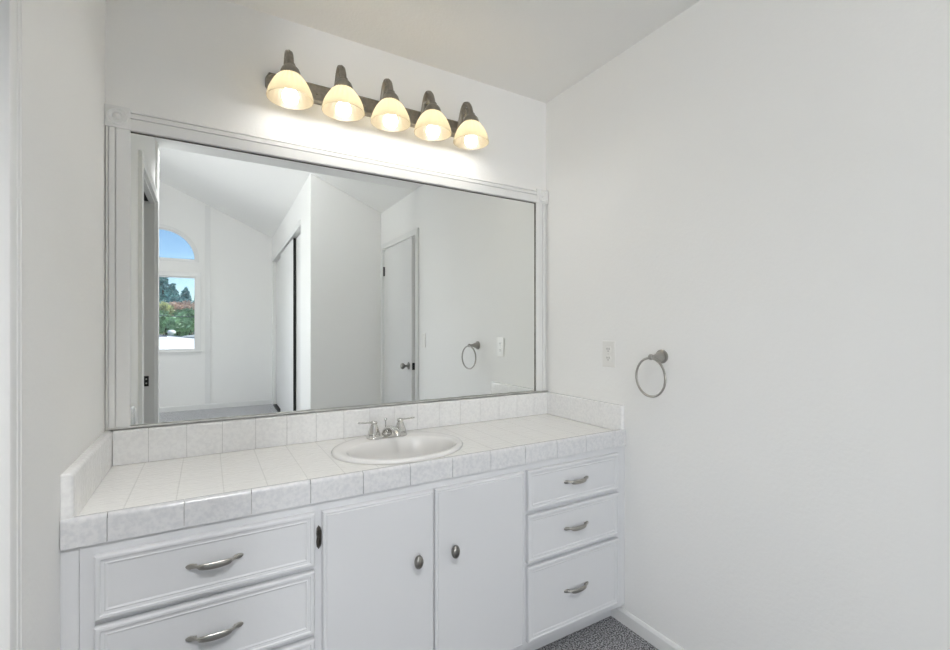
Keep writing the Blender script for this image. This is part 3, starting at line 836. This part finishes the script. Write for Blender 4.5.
pl = [(-7.0, YF - .9), (.9, YF - .9), (.6, -8.2), (.30, far_r.y), (far_r.x - .06, far_r.y - .8), (far_l.x, far_l.y), (-7.0, far_l.y), (-7.0, -8.2)]
bm = nb(); rings(bm, [[Vector((x, y, z)) for x, y in pl] for z in (ZR - .12, ZR)])
for v in bm.verts:
    if v.co.y > YF - 1: v.co.y = YF - .3; v.co.z -= .19
loc(link('roof_deck', bm, 'roof', roof))
bm = nb()
e0, e1 = Vector((far_r.x - .06, far_r.y - .8, 0)), far_l
for pa, pb in ((Vector((.30, far_r.y, 0)), e0), (e0, e1)):
    n_ = Vector(((pb - pa).y, -(pb - pa).x, 0)).normalized() * -.10
    q = [pa, pb, pb + n_, pa + n_]
    rings(bm, [[Vector((p.x, p.y, z)) for p in q] for z in (ZR - .18, ZR + .012)])
loc(link('roof_edge', bm, 'gutter', roof))
bm = nb(); rings(bm, [[Vector((x * .96 - .1, y * .985 - .15, z)) for x, y in pl] for z in (-2.7, ZR - .13)])
loc(link('wall', bm, 'stucco', roof))
bm = nb(); prism(bm, [(0, 0), (.05, 0), (.025, .03)], 0, 1.5, lambda p, q, s_: (-.62 - s_, -12.2 - p - 1.6 * s_, ZR + .001 + q))
loc(link('roof_seam', bm, 'gutter', roof))
v1 = empty('roof_vent', (-.70, -15.4, ZR)); thing(v1, 'white domed vent on the flat roof, seen through the bedroom window', 'vent')
bm = nb(); lathe(bm, [(.06, .0), (.06, .05), (.10, .055), (.115, .10), (.10, .145), (.05, .17), (.01, .175)], (0, 0, 0), 'z', 20)
auto_smooth(link('cowl', bm, 'porcelain', v1), 50)
v2 = empty('garden_shed', (.28, -17.6, -2.7)); thing(v2, 'pale blue-grey shed top rising behind the flat roof edge, seen through the window', 'shed')
bm = nb(); box(bm, -.95, .95, -.7, .7, 0, 3.58); link('wall', bm, 'van', v2)
bm = nb(); prism(bm, [(-1.05, 3.585), (1.05, 3.585), (1.05, 3.64), (0, 3.80), (-1.05, 3.64)], -.8, .8, lambda p, q, s_: (p, s_, q)); link('shed_roof', bm, 'roof', v2)

def leaves(bm, cx_, cy_, cz_, rx, ry, rz, n, s):
    for _ in range(n):
        while True:
            p = Vector((random.uniform(-1, 1), random.uniform(-1, 1), random.uniform(-1, 1)))
            if .35 < p.length < 1: break
        c = Vector((cx_ + p.x * rx, cy_ + p.y * ry, cz_ + p.z * rz))
        a = Vector((random.gauss(0, 1), random.gauss(0, 1), random.gauss(0, 1))).normalized(); b = a.orthogonal().normalized()
        ss = s * random.uniform(.6, 1.3)
        vs = [bm.verts.new(c + a * ss), bm.verts.new(c + b * ss * .6), bm.verts.new(c - a * ss), bm.verts.new(c - b * ss * .6)]
        bm.faces.new(vs)
def conifer(x, y, ztop, wid, label):
    e = empty('conifer_tree', (x, y, -2.7)); thing(e, label, 'tree', None)
    h = ztop + 2.7
    bm = nb(); lathe(bm, [(.25, 0), (.16, h * .5), (.03, h * .97)], (0, 0, 0), 'z', 8); link('trunk', bm, 'bark', e)
    bm = nb()
    n = 26
    for i in range(n):
        t = i / (n - 1); z = h * (.14 + .84 * t); r = wid * (1 - t) ** .75 * random.uniform(.75, 1.15) + .15
        for k_ in range(7):
            a = random.uniform(0, 2 * pi)
            leaves(bm, r * .6 * cos(a), r * .6 * sin(a), z - .2 * r, r * .5, r * .5, h * .03, 16, .17)
    link('foliage', bm, 'fir', e, recalc=False)
def bush(name, x, y, zc, rx, rz, m, label, cat='shrub', n=900):
    e = empty(name, (x, y, -2.7)); thing(e, label, cat)
    zz = zc + 2.7
    bm = nb(); lathe(bm, [(.14, 0), (.1, zz * .6), (.04, zz)], (0, 0, 0), 'z', 8); link('trunk', bm, 'bark', e)
    bm = nb()
    for _ in range(9):
        a = random.uniform(0, 2 * pi); r = random.uniform(.2, .6)
        leaves(bm, rx * r * cos(a), rx * r * sin(a), zz + rz * random.uniform(-.4, .45), rx * .5, rx * .5, rz * .5, n // 9, .12)
    leaves(bm, 0, 0, zz / 2, rx * .7, rx * .7, zz / 2, n // 2, .12)
    link('foliage', bm, m, e, recalc=False)

# positions: x of the line of sight through the mirror at the tree's own distance
def at(u, v, y):
    f, th = 454.66, radians(30.4516)
    a, b = (u - 475) / f, (328.78 - v) / f
    d = Vector((sin(th) + a * cos(th), cos(th) - a * sin(th), b))
    t = ((-.0108 - y) + 1.8698) / d.y
    return Vector((.2848 + d.x * t, y, 1.2553 + d.z * t))
for u, v, y, wd, lb in ((163, 272, -48, 2.6, 'tallest conifer, tinted blue-green with haze, partly hidden by the alcove wall in the mirror'), (173.5, 284, -55, 2.1, 'slim middle conifer behind the red shrubs, seen through the window'),
                        (185.5, 288, -62, 2.6, 'shorter dark conifer standing apart on the sunny side of the window view'), (196, 297, -69, 1.2, 'low conifer top at the window frame edge')):
    p = at(u, v, y); conifer(p.x, p.y, p.z, wd, lb)
for nm, u, v, y, rx, rz, m, lb in (
        ('leafy_shrub', 163, 311, -33, .75, .65, 'leaf_yellow', 'pale yellow-green shrub below the tallest conifer'),
        ('leafy_shrub', 166.5, 323, -24, .62, .62, 'leaf_green', 'green shrub with light leaves just above the far edge of the flat roof'),
        ('red_leaf_tree', 178.5, 309, -36, 1.0, .62, 'leaf_red', 'reddish-leaved shrub in the middle of the window view'),
        ('red_leaf_tree', 190.5, 308, -40, 1.0, .68, 'leaf_red', 'reddish-leaved shrub beside the window frame'),
        ('hedge_bush', 178, 322, -26.5, .85, .75, 'leaf_green', 'dark green bush in front of the middle red shrub'),
        ('hedge_bush', 190, 321, -29.5, .95, .80, 'leaf_green', 'dark green bush in front of the red shrub by the frame')):
    p = at(u, v, y); bush(nm, p.x, p.y, p.z, rx, rz, m, lb)
p0, p1 = at(140, 313.5, -20), at(215, 316.5, -20)
bm = nb(); sweep(bm, [(p0 + (p1 - p0) * t + Vector((0, 0, -.06 * 4 * t * (1 - t))), .016, .016) for t in [i / 12 for i in range(13)]], (0, 1, 0), 6)
thing(link('overhead_wire', bm, 'gutter', None), 'thin dark overhead wire crossing in front of the shrubs outside the window', 'wire')
